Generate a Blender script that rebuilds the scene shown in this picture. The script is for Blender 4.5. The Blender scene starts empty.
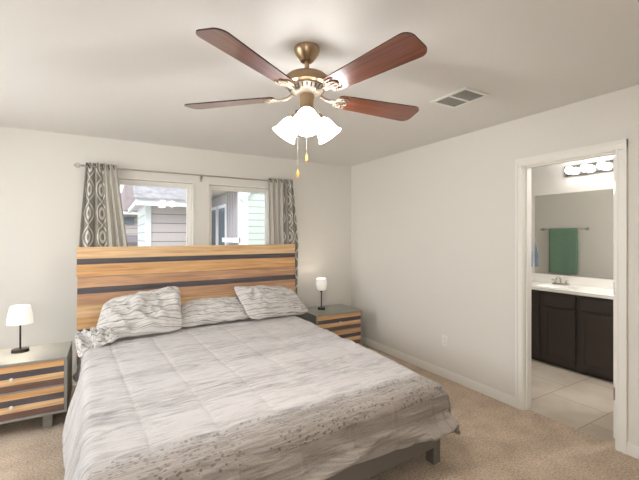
import bpy, bmesh, math, random
from mathutils import Vector, Matrix, noise
R = math.radians
SC = bpy.context.scene
COL = SC.collection

# ---------------------------------------------------------------- camera, world, exposure
cam_d = bpy.data.cameras.new('camera'); cam = bpy.data.objects.new('camera', cam_d); COL.objects.link(cam)
cam.location = (-3.006, -4.303, 1.452)
cam.rotation_euler = (R(90), 0, R(-30))
cam_d.sensor_width = 36; cam_d.lens = 368 / 639 * 36; cam_d.shift_y = -4 / 639
cam_d.clip_start = .02
SC.camera = cam
SC.view_settings.view_transform = 'Standard'; SC.view_settings.look = 'None'
SC.view_settings.exposure = 1.64; SC.view_settings.gamma = 1; SC.view_settings.use_curve_mapping = False
SC.cycles.max_bounces = 10; SC.cycles.diffuse_bounces = 6; SC.cycles.transparent_max_bounces = 12
SC.cycles.sample_clamp_indirect = 6

w = bpy.data.worlds.new('sky'); SC.world = w; w.use_nodes = True
nt = w.node_tree; nt.nodes.clear()
wo = nt.nodes.new('ShaderNodeOutputWorld'); bg = nt.nodes.new('ShaderNodeBackground')
tc = nt.nodes.new('ShaderNodeTexCoord'); sx = nt.nodes.new('ShaderNodeSeparateXYZ'); cr = nt.nodes.new('ShaderNodeValToRGB')
cr.color_ramp.elements[0].position = 0.0; cr.color_ramp.elements[0].color = (.90, .90, .92, 1)
cr.color_ramp.elements[1].position = .35; cr.color_ramp.elements[1].color = (.66, .76, .92, 1)
nt.links.new(tc.outputs['Generated'], sx.inputs[0]); nt.links.new(sx.outputs[2], cr.inputs[0])
nt.links.new(cr.outputs[0], bg.inputs[0]); nt.links.new(bg.outputs[0], wo.inputs[0])
bg.inputs[1].default_value = .86

FAN_POWER = 6.5          # emission strength of the fan's glass shades
FAN_BULB = 4.2           # watts, each
BATH_STRENGTH = 5
LAMP_STRENGTH = .13
sun_d = bpy.data.lights.new('sun', 'SUN'); sun_d.energy = .6; sun_d.angle = R(25); sun_d.color = (1, .95, .9)
sun = bpy.data.objects.new('sun', sun_d); COL.objects.link(sun); sun.rotation_euler = (R(50), 0, R(-25))

# fill light added outside a made-up window in the left wall
fill_left_d = bpy.data.lights.new('added_fill', 'AREA'); fill_left_d.shape = 'RECTANGLE'; fill_left_d.size = 1.9; fill_left_d.size_y = 1.5; fill_left_d.energy = 33; fill_left_d.color = (.985, .995, 1)
day = bpy.data.objects.new('added_fill', fill_left_d); COL.objects.link(day); day.location = (-5.35, -1.55, 1.9); day.rotation_euler = (R(80), 0, R(-90))

FILL_FRONT = 12
fill_front_d = bpy.data.lights.new('added_fill', 'AREA'); fill_front_d.shape = 'RECTANGLE'; fill_front_d.size = 1.6; fill_front_d.size_y = 1.5; fill_front_d.energy = FILL_FRONT; fill_front_d.color = (.985, .995, 1)
fill_front = bpy.data.objects.new('added_fill', fill_front_d); COL.objects.link(fill_front); fill_front.location = (-3.75, -5.45, 1.7); fill_front.rotation_euler = (R(90), 0, 0)  # second fill light, added outside the made-up window behind the camera
DOME_FILL = 42
LAMP_W = 1.7

# ---------------------------------------------------------------- materials
def lin(c):
    return tuple(((x + .055) / 1.055) ** 2.4 if x > .04045 else x / 12.92 for x in c)
def mat(name, rgb, rough=.6, metal=0, emit=None, es=0, coat=0, bump=None, var=None, srgb=True):
    """bump=(scale, strength, distance); var=(scale, rgb2, amount)"""
    m = bpy.data.materials.new(name); m.use_nodes = True
    n = m.node_tree.nodes; l = m.node_tree.links; b = n['Principled BSDF']
    c = lin(rgb) if srgb else rgb
    b.inputs['Base Color'].default_value = (*c, 1)
    b.inputs['Roughness'].default_value = rough; b.inputs['Metallic'].default_value = metal
    b.inputs['Coat Weight'].default_value = coat
    if emit: b.inputs['Emission Color'].default_value = (*emit, 1); b.inputs['Emission Strength'].default_value = es
    t = n.new('ShaderNodeTexCoord')
    if var:
        ns = n.new('ShaderNodeTexNoise'); ns.inputs['Scale'].default_value = var[0]; ns.inputs['Detail'].default_value = 5
        l.new(t.outputs['Object'], ns.inputs['Vector'])
        r = n.new('ShaderNodeValToRGB'); r.color_ramp.elements[0].color = (*c, 1); r.color_ramp.elements[1].color = (*lin(var[1]), 1)
        r.color_ramp.elements[0].position = .5 - var[2]; r.color_ramp.elements[1].position = .5 + var[2]
        l.new(ns.outputs[0], r.inputs[0]); l.new(r.outputs[0], b.inputs['Base Color'])
    if bump:
        ns = n.new('ShaderNodeTexNoise'); ns.inputs['Scale'].default_value = bump[0]; ns.inputs['Detail'].default_value = 4
        l.new(t.outputs['Object'], ns.inputs['Vector'])
        bp = n.new('ShaderNodeBump'); bp.inputs['Strength'].default_value = bump[1]; bp.inputs['Distance'].default_value = bump[2]
        l.new(ns.outputs[0], bp.inputs['Height']); l.new(bp.outputs[0], b.inputs['Normal'])
    return m
def N(m, t, **k):
    nd = m.node_tree.nodes.new(t)
    for a, v in k.items(): setattr(nd, a, v)
    return nd
def math_n(m, op, a, b=None, c=None):
    nd = N(m, 'ShaderNodeMath', operation=op)
    for i, x in enumerate((a, b, c)):
        if x is None: continue
        if isinstance(x, (int, float)): nd.inputs[i].default_value = x
        else: m.node_tree.links.new(x, nd.inputs[i])
    return nd.outputs[0]

M = {}
M['wall'] = mat('wall_paint', (.885, .872, .845), .9, bump=(90, .12, .002))
M['ceiling'] = mat('ceiling_paint', (.90, .893, .878), .95, bump=(60, .15, .002))
M['trim'] = mat('white_trim', (.93, .92, .895), .45)
M['bathwall'] = mat('bath_paint', (.87, .86, .84), .8)
M['black'] = mat('black', (.08, .075, .07), .45)
M['lampmetal'] = mat('dark_bronze', (.22, .19, .17), .35, .7)
M['grey_frame'] = mat('grey_frame', (.60, .60, .575), .4, .35)
M['bed_frame'] = mat('bed_frame', (.44, .42, .40), .45, .1, bump=(25, .1, .002))
M['brass'] = mat('antique_brass', (.66, .56, .44), .3, .9)
M['nickel'] = mat('brushed_nickel', (.72, .70, .67), .3, .9)
M['pewter'] = mat('pewter_bracket', (.62, .57, .51), .45, .6)
M['chrome'] = mat('chrome', (.62, .61, .60), .22, 1)
M['mirror'] = mat('mirror_glass', (.97, .97, .96), 0.0, 1)
M['darkwood'] = mat('espresso_wood', (.20, .165, .145), .4, coat=.1, bump=(30, .08, .001))
M['marble'] = mat('cultured_marble', (.95, .94, .92), .2)
M['knob'] = mat('pale_knob', (.88, .86, .82), .2)
M['towel'] = mat('green_towel', (.42, .55, .47), .95, bump=(400, .6, .004), var=(60, (.50, .62, .53), .3))
M['blue'] = mat('blue_towel', (.50, .58, .66), .95, bump=(400, .6, .004))
M['bluegrey'] = mat('grey_towel', (.30, .33, .38), .95, bump=(400, .6, .004))
M['mattress'] = mat('mattress_cloth', (.88, .87, .85), .9)
M['ventdark'] = mat('vent_dark', (.30, .28, .25), .9)
M['slot'] = mat('slot_dark', (.25, .24, .23), .8)
M['fascia'] = mat('white_fascia', (.93, .93, .93), .6)
M['soffit'] = mat('soffit', (.97, .95, .92), .8)
M['roof'] = mat('shingles', (.58, .555, .55), .95, var=(9, (.72, .69, .68), .2), bump=(30, .5, .02))
M['roof2'] = mat('brown_shingles', (.62, .56, .55), .95, var=(8, (.72, .66, .65), .25))
M['roof3'] = mat('grey_shingles', (.45, .42, .42), .95, var=(8, (.54, .50, .50), .25))
M['darkglass'] = mat('dark_window_glass', (.48, .52, .55), .1)
M['batten'] = mat('mauve_batten', (.72, .69, .69), .8)
M['ground'] = mat('outdoor_ground', (.45, .48, .38), .95, var=(3, (.52, .52, .42), .3))
M['fob'] = mat('wood_fob', (.80, .55, .28), .4)

def siding(name, rgb, pitch):
    m = mat(name, rgb, .8); n = m.node_tree; b = n.nodes['Principled BSDF']
    t = N(m, 'ShaderNodeTexCoord'); s = N(m, 'ShaderNodeSeparateXYZ'); n.links.new(t.outputs['Object'], s.inputs[0])
    fr = math_n(m, 'FRACT', math_n(m, 'DIVIDE', s.outputs[2], pitch))
    g = math_n(m, 'LESS_THAN', fr, .09)
    mx = N(m, 'ShaderNodeMix', data_type='RGBA'); n.links.new(g, mx.inputs['Factor'])
    mx.inputs['A'].default_value = (*lin(rgb), 1); mx.inputs['B'].default_value = (*lin(tuple(x * .72 for x in rgb)), 1)
    n.links.new(mx.outputs['Result'], b.inputs['Base Color'])
    bp = N(m, 'ShaderNodeBump'); bp.inputs['Distance'].default_value = .015; n.links.new(fr, bp.inputs['Height']); n.links.new(bp.outputs[0], b.inputs['Normal'])
    return m
M['sid_pink'] = siding('pinkish_siding', (.80, .755, .74), .19)
M['sid_white'] = siding('white_siding', (.88, .88, .86), .19)
M['sid_green'] = siding('pale_green_siding', (.83, .86, .81), .125)

def wood(name, c1, c2, seed=0.0, axis=0, rough=.45):
    m = mat(name, c1, rough); n = m.node_tree; b = n.nodes['Principled BSDF']
    t = N(m, 'ShaderNodeTexCoord'); mp = N(m, 'ShaderNodeMapping')
    sc = [26, 26, 26]; sc[axis] = 1.4; mp.inputs['Scale'].default_value = sc; mp.inputs['Location'].default_value = (seed, seed * 2.3, seed * 1.7)
    n.links.new(t.outputs['Object'], mp.inputs[0])
    ns = N(m, 'ShaderNodeTexNoise'); ns.inputs['Scale'].default_value = 1.6; ns.inputs['Detail'].default_value = 7; ns.inputs['Distortion'].default_value = .6
    n.links.new(mp.outputs[0], ns.inputs['Vector'])
    r = N(m, 'ShaderNodeValToRGB'); r.color_ramp.elements[0].position = .34; r.color_ramp.elements[1].position = .66
    r.color_ramp.elements[0].color = (*lin(c1), 1); r.color_ramp.elements[1].color = (*lin(c2), 1)
    n.links.new(ns.outputs[0], r.inputs[0]); n.links.new(r.outputs[0], b.inputs['Base Color'])
    bp = N(m, 'ShaderNodeBump'); bp.inputs['Strength'].default_value = .15; bp.inputs['Distance'].default_value = .002
    n.links.new(ns.outputs[0], bp.inputs['Height']); n.links.new(bp.outputs[0], b.inputs['Normal'])
    return m
M['honey'] = wood('honey_wood', (.80, .63, .45), (.93, .79, .61), 0)
M['orange'] = wood('orange_wood', (.79, .58, .38), (.90, .73, .52), 3)
M['brownw'] = wood('brown_wood', (.68, .52, .41), (.83, .66, .51), 6)
M['slate'] = wood('slate_wood', (.29, .265, .28), (.39, .365, .38), 9)
M['umber'] = wood('umber_wood', (.40, .30, .27), (.50, .39, .35), 12)
M['blade'] = wood('walnut_blade', (.36, .19, .13), (.50, .28, .19), 2, 0, .3)
M['blade'].node_tree.nodes['Principled BSDF'].inputs['Coat Weight'].default_value = 1.0; M['blade'].node_tree.nodes['Principled BSDF'].inputs['Coat Roughness'].default_value = .14
M['bladeedge'] = mat('blade_edge', (.16, .09, .07), .5)

def glass_mat():
    m = bpy.data.materials.new('window_glass'); m.use_nodes = True; n = m.node_tree; n.nodes.clear()
    o = N(m, 'ShaderNodeOutputMaterial'); mx = N(m, 'ShaderNodeMixShader'); tr = N(m, 'ShaderNodeBsdfTransparent'); gl = N(m, 'ShaderNodeBsdfGlossy'); fr = N(m, 'ShaderNodeFresnel')
    tr.inputs[0].default_value = (.97, .975, .97, 1)
    gl.inputs['Roughness'].default_value = 0; 
    ge = N(m, 'ShaderNodeNewGeometry')      # keep the same Fresnel curve on the far face of the thin pane
    n.links.new(math_n(m, 'MULTIPLY_ADD', ge.outputs['Backfacing'], 1 / 1.45 - 1.45, 1.45), fr.inputs[0])
    n.links.new(fr.outputs[0], mx.inputs[0]); n.links.new(tr.outputs[0], mx.inputs[1]); n.links.new(gl.outputs[0], mx.inputs[2]); n.links.new(mx.outputs[0], o.inputs[0])
    return m
M['glass'] = glass_mat()

def emis(name, rgb, s, base=(.9, .9, .88)):
    return mat(name, base, .4, emit=rgb, es=s)
M['fanshade'] = emis('frosted_fan_glass', (1, .98, .96), FAN_POWER)
M['bulb'] = emis('warm_bulb', (1, .92, .80), 20)
M['bathbulb'] = emis('bath_bulb', (1, .975, .95), BATH_STRENGTH)
def lampshade(name, s):
    m = mat(name, (.95, .93, .90), .8, emit=(1, .90, .80), es=s)
    return m
M['shade'] = lampshade('lamp_shade_fabric', LAMP_STRENGTH)
M['shade_low'] = lampshade('lamp_shade_dimmer', .07)

def carpet():
    m = mat('carpet', (.6, .53, .45), 1.0); n = m.node_tree; b = n.nodes['Principled BSDF']
    t = N(m, 'ShaderNodeTexCoord')
    n1 = N(m, 'ShaderNodeTexNoise'); n1.inputs['Scale'].default_value = 5.5; n1.inputs['Detail'].default_value = 3
    n2 = N(m, 'ShaderNodeTexNoise'); n2.inputs['Scale'].default_value = 75; n2.inputs['Detail'].default_value = 4; n2.inputs['Roughness'].default_value = .7
    for q in (n1, n2): n.links.new(t.outputs['Object'], q.inputs['Vector'])
    s = math_n(m, 'ADD', math_n(m, 'MULTIPLY', n1.outputs[0], .35), math_n(m, 'MULTIPLY', n2.outputs[0], .95))
    r = N(m, 'ShaderNodeValToRGB'); e = r.color_ramp.elements
    e[0].position = .48; e[0].color = (*lin((.60, .515, .425)), 1); e[1].position = .82; e[1].color = (*lin((.87, .785, .69)), 1)
    n.links.new(s, r.inputs[0]); n.links.new(r.outputs[0], b.inputs['Base Color'])
    bp = N(m, 'ShaderNodeBump'); bp.inputs['Strength'].default_value = .9; bp.inputs['Distance'].default_value = .012
    n.links.new(s, bp.inputs['Height']); n.links.new(bp.outputs[0], b.inputs['Normal'])
    b.inputs['Sheen Weight'].default_value = .2
    return m
M['carpet'] = carpet()
def tile():
    m = mat('bath_tile', (.8, .75, .69), .35); n = m.node_tree; b = n.nodes['Principled BSDF']
    t = N(m, 'ShaderNodeTexCoord'); mp = N(m, 'ShaderNodeMapping'); mp.inputs['Location'].default_value = (.07, 2.42, 0)
    n.links.new(t.outputs['Object'], mp.inputs[0])
    br = N(m, 'ShaderNodeTexBrick'); br.inputs['Scale'].default_value = 1
    br.inputs['Brick Width'].default_value = .61; br.inputs['Row Height'].default_value = .46; br.inputs['Mortar Size'].default_value = .004
    br.inputs['Color1'].default_value = (*lin((.79, .745, .69)), 1); br.inputs['Color2'].default_value = (*lin((.76, .71, .65)), 1)
    br.inputs['Mortar'].default_value = (*lin((.60, .55, .50)), 1)
    n.links.new(mp.outputs[0], br.inputs['Vector'])
    ns = N(m, 'ShaderNodeTexNoise'); ns.inputs['Scale'].default_value = 4; ns.inputs['Detail'].default_value = 5; n.links.new(t.outputs['Object'], ns.inputs['Vector'])
    mx = N(m, 'ShaderNodeMix', data_type='RGBA', blend_type='MULTIPLY'); mx.inputs['Factor'].default_value = .35
    r = N(m, 'ShaderNodeValToRGB'); r.color_ramp.elements[0].position = .35; r.color_ramp.elements[0].color = (.62, .57, .5, 1); r.color_ramp.elements[1].position = .6
    n.links.new(ns.outputs[0], r.inputs[0]); n.links.new(br.outputs[0], mx.inputs['A']); n.links.new(r.outputs[0], mx.inputs['B'])
    n.links.new(mx.outputs['Result'], b.inputs['Base Color'])
    return m
M['tile'] = tile()

def curtain_mat():
    m = mat('ogee_curtain', (.5, .48, .45), .9); n = m.node_tree; b = n.nodes['Principled BSDF']
    uv = N(m, 'ShaderNodeUVMap', uv_map='UVMap'); s = N(m, 'ShaderNodeSeparateXYZ'); n.links.new(uv.outputs[0], s.inputs[0])
    W_, H_ = .23, .46
    x = math_n(m, 'SUBTRACT', math_n(m, 'MODULO', math_n(m, 'ADD', s.outputs[0], 10 * W_), W_), W_ / 2)
    c = math_n(m, 'MULTIPLY', math_n(m, 'COSINE', math_n(m, 'MULTIPLY', s.outputs[1], 2 * math.pi / H_)), W_ * .36)
    d1 = math_n(m, 'ABSOLUTE', math_n(m, 'SUBTRACT', x, c)); d2 = math_n(m, 'ABSOLUTE', math_n(m, 'ADD', x, c))
    d = math_n(m, 'MINIMUM', d1, d2)
    # small oval ring in each lens
    yy = math_n(m, 'SUBTRACT', math_n(m, 'MODULO', math_n(m, 'ADD', s.outputs[1], H_ / 4 + 10 * H_), H_ / 2), H_ / 4)
    rr = math_n(m, 'SQRT', math_n(m, 'ADD', math_n(m, 'MULTIPLY', x, x), math_n(m, 'MULTIPLY', math_n(m, 'MULTIPLY', yy, yy), .45)))
    d3 = math_n(m, 'ABSOLUTE', math_n(m, 'SUBTRACT', rr, .033))
    # links that join neighbouring columns
    x2 = math_n(m, 'SUBTRACT', W_ / 2, math_n(m, 'ABSOLUTE', x))
    r2 = math_n(m, 'SQRT', math_n(m, 'ADD', math_n(m, 'MULTIPLY', x2, x2), math_n(m, 'MULTIPLY', math_n(m, 'MULTIPLY', yy, yy), .6)))
    d4 = math_n(m, 'ABSOLUTE', math_n(m, 'SUBTRACT', r2, .040))
    dd = math_n(m, 'MINIMUM', d, d3)
    g = math_n(m, 'LESS_THAN', dd, .0105)
    mx = N(m, 'ShaderNodeMix', data_type='RGBA'); n.links.new(g, mx.inputs['Factor'])
    mx.inputs['A'].default_value = (*lin((.60, .585, .55)), 1); mx.inputs['B'].default_value = (*lin((.90, .885, .86)), 1)
    n.links.new(mx.outputs['Result'], b.inputs['Base Color'])
    return m
M['curtain'] = curtain_mat()
M['lining'] = mat('curtain_lining', (.76, .745, .71), .85)

def comforter_mat():
    m = mat('plush_comforter', (.7, .68, .66), 1.0); n = m.node_tree; b = n.nodes['Principled BSDF']
    t = N(m, 'ShaderNodeTexCoord'); uv = N(m, 'ShaderNodeUVMap', uv_map='UVMap')
    def ns(sc, det, scale=(1, 1, 1), loc=(0, 0, 0), dist=0, rot=0):
        mp = N(m, 'ShaderNodeMapping'); mp.inputs['Scale'].default_value = scale; mp.inputs['Location'].default_value = loc; mp.inputs['Rotation'].default_value = (0, 0, rot)
        n.links.new(uv.outputs[0], mp.inputs[0])
        q = N(m, 'ShaderNodeTexNoise'); q.inputs['Scale'].default_value = sc; q.inputs['Detail'].default_value = det; q.inputs['Distortion'].default_value = dist
        n.links.new(mp.outputs[0], q.inputs['Vector']); return q.outputs[0]
    streak = ns(1, 6, (4.0, 30, 1), dist=1.6)
    band = ns(1, 1, (.5, 4.2, 1), (3, 1, 0), dist=.5)
    fine = math_n(m, 'ADD', math_n(m, 'MULTIPLY', ns(110, 3), .6), math_n(m, 'MULTIPLY', ns(24, 4, (.6, 1.4, 1), dist=1), .5))
    sep = N(m, 'ShaderNodeSeparateXYZ'); n.links.new(uv.outputs[0], sep.inputs[0])
    # dimpled spots toward the foot of the bed
    vo = N(m, 'ShaderNodeTexVoronoi'); vo.inputs['Scale'].default_value = 52
    mpv = N(m, 'ShaderNodeMapping'); mpv.inputs['Scale'].default_value = (.75, 1.1, 1); n.links.new(uv.outputs[0], mpv.inputs[0]); n.links.new(mpv.outputs[0], vo.inputs['Vector'])
    spot = math_n(m, 'LESS_THAN', vo.outputs['Distance'], .33)
    pm = ns(1, 2, (2.5, 5, 1), (5, 7, 0), .4)
    foot = math_n(m, 'MULTIPLY', math_n(m, 'MULTIPLY', math_n(m, 'LESS_THAN', sep.outputs[1], .19), math_n(m, 'GREATER_THAN', sep.outputs[1], -.06)), math_n(m, 'GREATER_THAN', pm, .43))
    spot = math_n(m, 'MULTIPLY', spot, foot)
    s = math_n(m, 'ADD', math_n(m, 'MULTIPLY', streak, .8), math_n(m, 'ADD', math_n(m, 'MULTIPLY', band, .45), math_n(m, 'MULTIPLY', fine, .22)))
    s = math_n(m, 'SUBTRACT', s, math_n(m, 'MULTIPLY', spot, .26))
    r = N(m, 'ShaderNodeValToRGB'); e = r.color_ramp.elements
    e[0].position = .50; e[0].color = (*lin((.54, .52, .51)), 1); e[1].position = .80; e[1].color = (*lin((.77, .75, .745)), 1)
    n.links.new(s, r.inputs[0])
    # colour shifts to a browner taupe past the last seam at the foot
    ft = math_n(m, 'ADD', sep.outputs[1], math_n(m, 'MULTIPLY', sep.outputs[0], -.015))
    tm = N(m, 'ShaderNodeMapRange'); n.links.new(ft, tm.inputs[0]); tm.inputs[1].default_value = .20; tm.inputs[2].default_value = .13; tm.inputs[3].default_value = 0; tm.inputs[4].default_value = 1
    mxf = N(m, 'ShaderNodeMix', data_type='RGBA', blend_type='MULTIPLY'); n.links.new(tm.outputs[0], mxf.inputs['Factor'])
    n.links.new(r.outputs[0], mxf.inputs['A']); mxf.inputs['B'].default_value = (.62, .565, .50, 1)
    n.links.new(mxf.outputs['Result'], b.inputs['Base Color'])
    h = math_n(m, 'ADD', math_n(m, 'MULTIPLY', streak, 1.0), math_n(m, 'SUBTRACT', math_n(m, 'MULTIPLY', fine, .35), math_n(m, 'MULTIPLY', spot, .35)))
    bp = N(m, 'ShaderNodeBump'); bp.inputs['Strength'].default_value = .8; bp.inputs['Distance'].default_value = .016
    n.links.new(h, bp.inputs['Height']); n.links.new(bp.outputs[0], b.inputs['Normal'])
    b.inputs['Sheen Weight'].default_value = .3
    return m
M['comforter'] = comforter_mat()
def pillow_mat():
    m = mat('striped_pillowcase', (.8, .78, .76), .95); n = m.node_tree; b = n.nodes['Principled BSDF']
    uv = N(m, 'ShaderNodeUVMap', uv_map='UVMap'); sep = N(m, 'ShaderNodeSeparateXYZ'); n.links.new(uv.outputs[0], sep.inputs[0])
    q = N(m, 'ShaderNodeTexNoise'); q.inputs['Scale'].default_value = 6; q.inputs['Detail'].default_value = 3; n.links.new(uv.outputs[0], q.inputs['Vector'])
    y = math_n(m, 'ADD', sep.outputs[1], math_n(m, 'MULTIPLY', q.outputs[0], .010))
    f1 = math_n(m, 'FRACT', math_n(m, 'DIVIDE', y, .062)); f2 = math_n(m, 'FRACT', math_n(m, 'DIVIDE', y, .0255))
    g1 = math_n(m, 'LESS_THAN', f1, .10); g2 = math_n(m, 'MULTIPLY', math_n(m, 'LESS_THAN', f2, .25), .45)
    g = math_n(m, 'MAXIMUM', g1, g2)
    mx = N(m, 'ShaderNodeMix', data_type='RGBA'); n.links.new(g, mx.inputs['Factor'])
    mx.inputs['A'].default_value = (*lin((.83, .815, .80)), 1); mx.inputs['B'].default_value = (*lin((.56, .54, .53)), 1)
    n.links.new(mx.outputs['Result'], b.inputs['Base Color'])
    return m
M['pillow'] = pillow_mat()

# ---------------------------------------------------------------- helpers
class MB:
    def __init__(s): s.bm = bmesh.new(); s.mats = []
    def mi(s, m):
        if m is None: return 0
        if m not in s.mats: s.mats.append(m)
        return s.mats.index(m)
    def _fin(s, before, m, mx=None):
        i = s.mi(m)
        vs = [v for v in s.bm.verts if v not in before]
        if mx is not None: bmesh.ops.transform(s.bm, matrix=mx, verts=vs)
        for v in vs:
            for f in v.link_faces: f.material_index = i
        return vs
    def box(s, x0, x1, y0, y1, z0, z1, m=None, bev=0, mx=None):
        b = set(s.bm.verts)
        r = bmesh.ops.create_cube(s.bm, size=1)
        bmesh.ops.transform(s.bm, matrix=Matrix.Translation(((x0 + x1) / 2, (y0 + y1) / 2, (z0 + z1) / 2)) @ Matrix.Diagonal((abs(x1 - x0), abs(y1 - y0), abs(z1 - z0), 1)), verts=r['verts'])
        if bev:
            es = list({e for v in r['verts'] for e in v.link_edges})
            bmesh.ops.bevel(s.bm, geom=es, offset=bev, segments=2, affect='EDGES', profile=.6)
        s._fin(b, m, mx); return s
    def cyl(s, p0, p1, r0, r1=None, m=None, seg=20, caps=True):
        if r1 is None: r1 = r0
        b = set(s.bm.verts); p0 = Vector(p0); p1 = Vector(p1); d = p1 - p0
        bmesh.ops.create_cone(s.bm, cap_ends=caps, segments=seg, radius1=r0, radius2=r1, depth=d.length)
        q = d.to_track_quat('Z', 'Y').to_matrix().to_4x4()
        s._fin(b, m, Matrix.Translation((p0 + p1) / 2) @ q); return s
    def sph(s, c, r, m=None, seg=16, sc=(1, 1, 1)):
        b = set(s.bm.verts); bmesh.ops.create_uvsphere(s.bm, u_segments=seg, v_segments=max(8, seg // 2 + 2), radius=r)
        s._fin(b, m, Matrix.Translation(c) @ Matrix.Diagonal((*sc, 1))); return s
    def lathe(s, prof, m=None, seg=32, mx=None, sx=1, sy=1):
        b = set(s.bm.verts); rows = []
        for r, z in prof:
            rows.append([s.bm.verts.new((sx * r * math.cos(2 * math.pi * k / seg), sy * r * math.sin(2 * math.pi * k / seg), z)) for k in range(seg)])
        for i in range(len(rows) - 1):
            for k in range(seg):
                s.bm.faces.new((rows[i][k], rows[i][(k + 1) % seg], rows[i + 1][(k + 1) % seg], rows[i + 1][k]))
        for row in (rows[0], rows[-1]):
            if len(prof) > 1 and row is rows[0] and prof[0][0] < 1e-3: continue
        s._fin(b, m, mx); return s
    def tube(s, pts, r, m=None, seg=10):
        for a, c in zip(pts[:-1], pts[1:]):
            s.cyl(a, c, r, m=m, seg=seg)
        for p in pts[1:-1]: s.sph(p, r, m, 8)
        return s
    def prism(s, pts, z0, z1, m=None, mx=None, bev=0):
        b = set(s.bm.verts)
        lo = [s.bm.verts.new((x, y, z0)) for x, y in pts]; hi = [s.bm.verts.new((x, y, z1)) for x, y in pts]
        s.bm.faces.new(lo[::-1]); s.bm.faces.new(hi)
        for i in range(len(pts)):
            j = (i + 1) % len(pts); s.bm.faces.new((lo[i], lo[j], hi[j], hi[i]))
        s._fin(b, m, mx); return s
    def build(s, name, m=None, parent=None, smooth=False, angle=35):
        me = bpy.data.meshes.new(name)
        bmesh.ops.recalc_face_normals(s.bm, faces=s.bm.faces)
        if smooth:
            for f in s.bm.faces: f.smooth = True
            for e in s.bm.edges:
                if len(e.link_faces) == 2 and e.calc_face_angle(0) > R(angle): e.smooth = False
        s.bm.to_mesh(me); s.bm.free()
        if m is not None: me.materials.append(m)
        else:
            for q in s.mats: me.materials.append(q)
        o = bpy.data.objects.new(name, me); COL.objects.link(o)
        if parent: o.parent = parent
        return o
def tag(o, label=None, cat=None, group=None, kind=None):
    if label: o['label'] = label
    if cat: o['category'] = cat
    if group: o['group'] = group
    if kind: o['kind'] = kind
    return o
def empty(name, loc=(0, 0, 0), rz=0):
    o = bpy.data.objects.new(name, None); COL.objects.link(o); o.location = loc; o.rotation_euler = (0, 0, rz); o.empty_display_size = .1
    return o
def struct(o): o['kind'] = 'structure'; return o
def copy_tree(o, parent=None):
    c = o.copy(); COL.objects.link(c)
    if parent: c.parent = parent
    for ch in [q for q in o.children]: copy_tree(ch, c)
    return c
def grid(fn, nu, nv, name, m, parent=None, mats=None, matfn=None, uvfn=None, solid=0):
    """fn(i/nu, j/nv) -> point"""
    me = bpy.data.meshes.new(name)
    vs = [fn(i / nu, j / nv) for j in range(nv + 1) for i in range(nu + 1)]
    fs = []; k = nu + 1
    for j in range(nv):
        for i in range(nu): fs.append((j * k + i, j * k + i + 1, (j + 1) * k + i + 1, (j + 1) * k + i))
    me.from_pydata(vs, [], fs)
    ul = me.uv_layers.new(name='UVMap')
    if uvfn:
        for p in me.polygons:
            for li, vi in zip(p.loop_indices, p.vertices):
                ul.data[li].uv = uvfn((vi % k) / nu, (vi // k) / nv)
    for mm in (mats or [m]): me.materials.append(mm)
    for p in me.polygons:
        p.use_smooth = True
        if matfn: p.material_index = matfn((p.index % nu + .5) / nu, (p.index // nu + .5) / nv)
    o = bpy.data.objects.new(name, me); COL.objects.link(o)
    if parent: o.parent = parent
    if solid:
        md = o.modifiers.new('solid', 'SOLIDIFY'); md.thickness = solid; md.offset = 0
    return o
def sstep(a, b, x):
    t = max(0, min(1, (x - a) / (b - a))); return t * t * (3 - 2 * t)

# ---------------------------------------------------------------- structure: bedroom
HC = 2.44; XL = -4.75; YB = -4.85
WT = .14
struct(MB().box(XL, 0, YB, 0, -.12, 0).build('floor', M['carpet']))
struct(MB().box(XL - .12, .12, YB - .12, WT, HC, HC + .12).build('ceiling', M['ceiling']))
LW = (-2.94, -2.167); RW = (-1.99, -1.215); WZ = (.95, 2.045)
b = MB()
b.box(XL - .12, LW[0], 0, WT, -.12, HC); b.box(LW[1], RW[0], 0, WT, -.12, HC); b.box(RW[1], .12, 0, WT, -.12, HC)
for a in (LW, RW): b.box(a[0], a[1], 0, WT, WZ[1], HC); b.box(a[0], a[1], 0, WT, -.12, WZ[0])
struct(b.build('wall_back', M['wall']))
DY = (-3.137, -2.503); DZ = 2.03; j = .016; WR = .10
b = MB(); b.box(0, WR, DY[1] + j, 0, -.12, HC); b.box(0, WR, YB, DY[0] - j, -.12, HC); b.box(0, WR, DY[0] - j, DY[1] + j, DZ + j, HC)
struct(b.build('wall_right', M['wall']))
SW = (-2.6, -.8); SZ = (.9, 2.1)
b = MB(); b.box(XL - .12, XL, YB, SW[0], -.12, HC).box(XL - .12, XL, SW[1], 0, -.12, HC).box(XL - .12, XL, SW[0], SW[1], -.12, SZ[0]).box(XL - .12, XL, SW[0], SW[1], SZ[1], HC)
struct(b.build('wall_left', M['wall']))
w3 = empty('window_3', (XL, -1.7, .9)); struct(w3)  # unseen window, added so fill light can enter from the left
b = MB(); f = .045
b.box(-.10, -.05, SW[0] + 1.7, SW[0] + 1.7 + f, 0, 1.2).box(-.10, -.05, SW[1] + 1.7 - f, SW[1] + 1.7, 0, 1.2).box(-.10, -.05, SW[0] + 1.7 + f, SW[1] + 1.7 - f, 0, f).box(-.10, -.05, SW[0] + 1.7 + f, SW[1] + 1.7 - f, 1.2 - f, 1.2).box(-.10, -.05, -.03, .03, f, 1.2 - f)
b.build('window_frame', M['trim'], w3)
MB().box(-.078, -.072, -.855, .855, f, 1.2 - f).build('window_pane', M['glass'], w3)
FW = (-4.45, -3.1)
b = MB(); b.box(XL - .12, FW[0], YB - .12, YB, -.12, HC).box(FW[1], .12, YB - .12, YB, -.12, HC).box(FW[0], FW[1], YB - .12, YB, -.12, .9).box(FW[0], FW[1], YB - .12, YB, 2.1, HC)
struct(b.build('wall_front', M['wall']))
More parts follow.
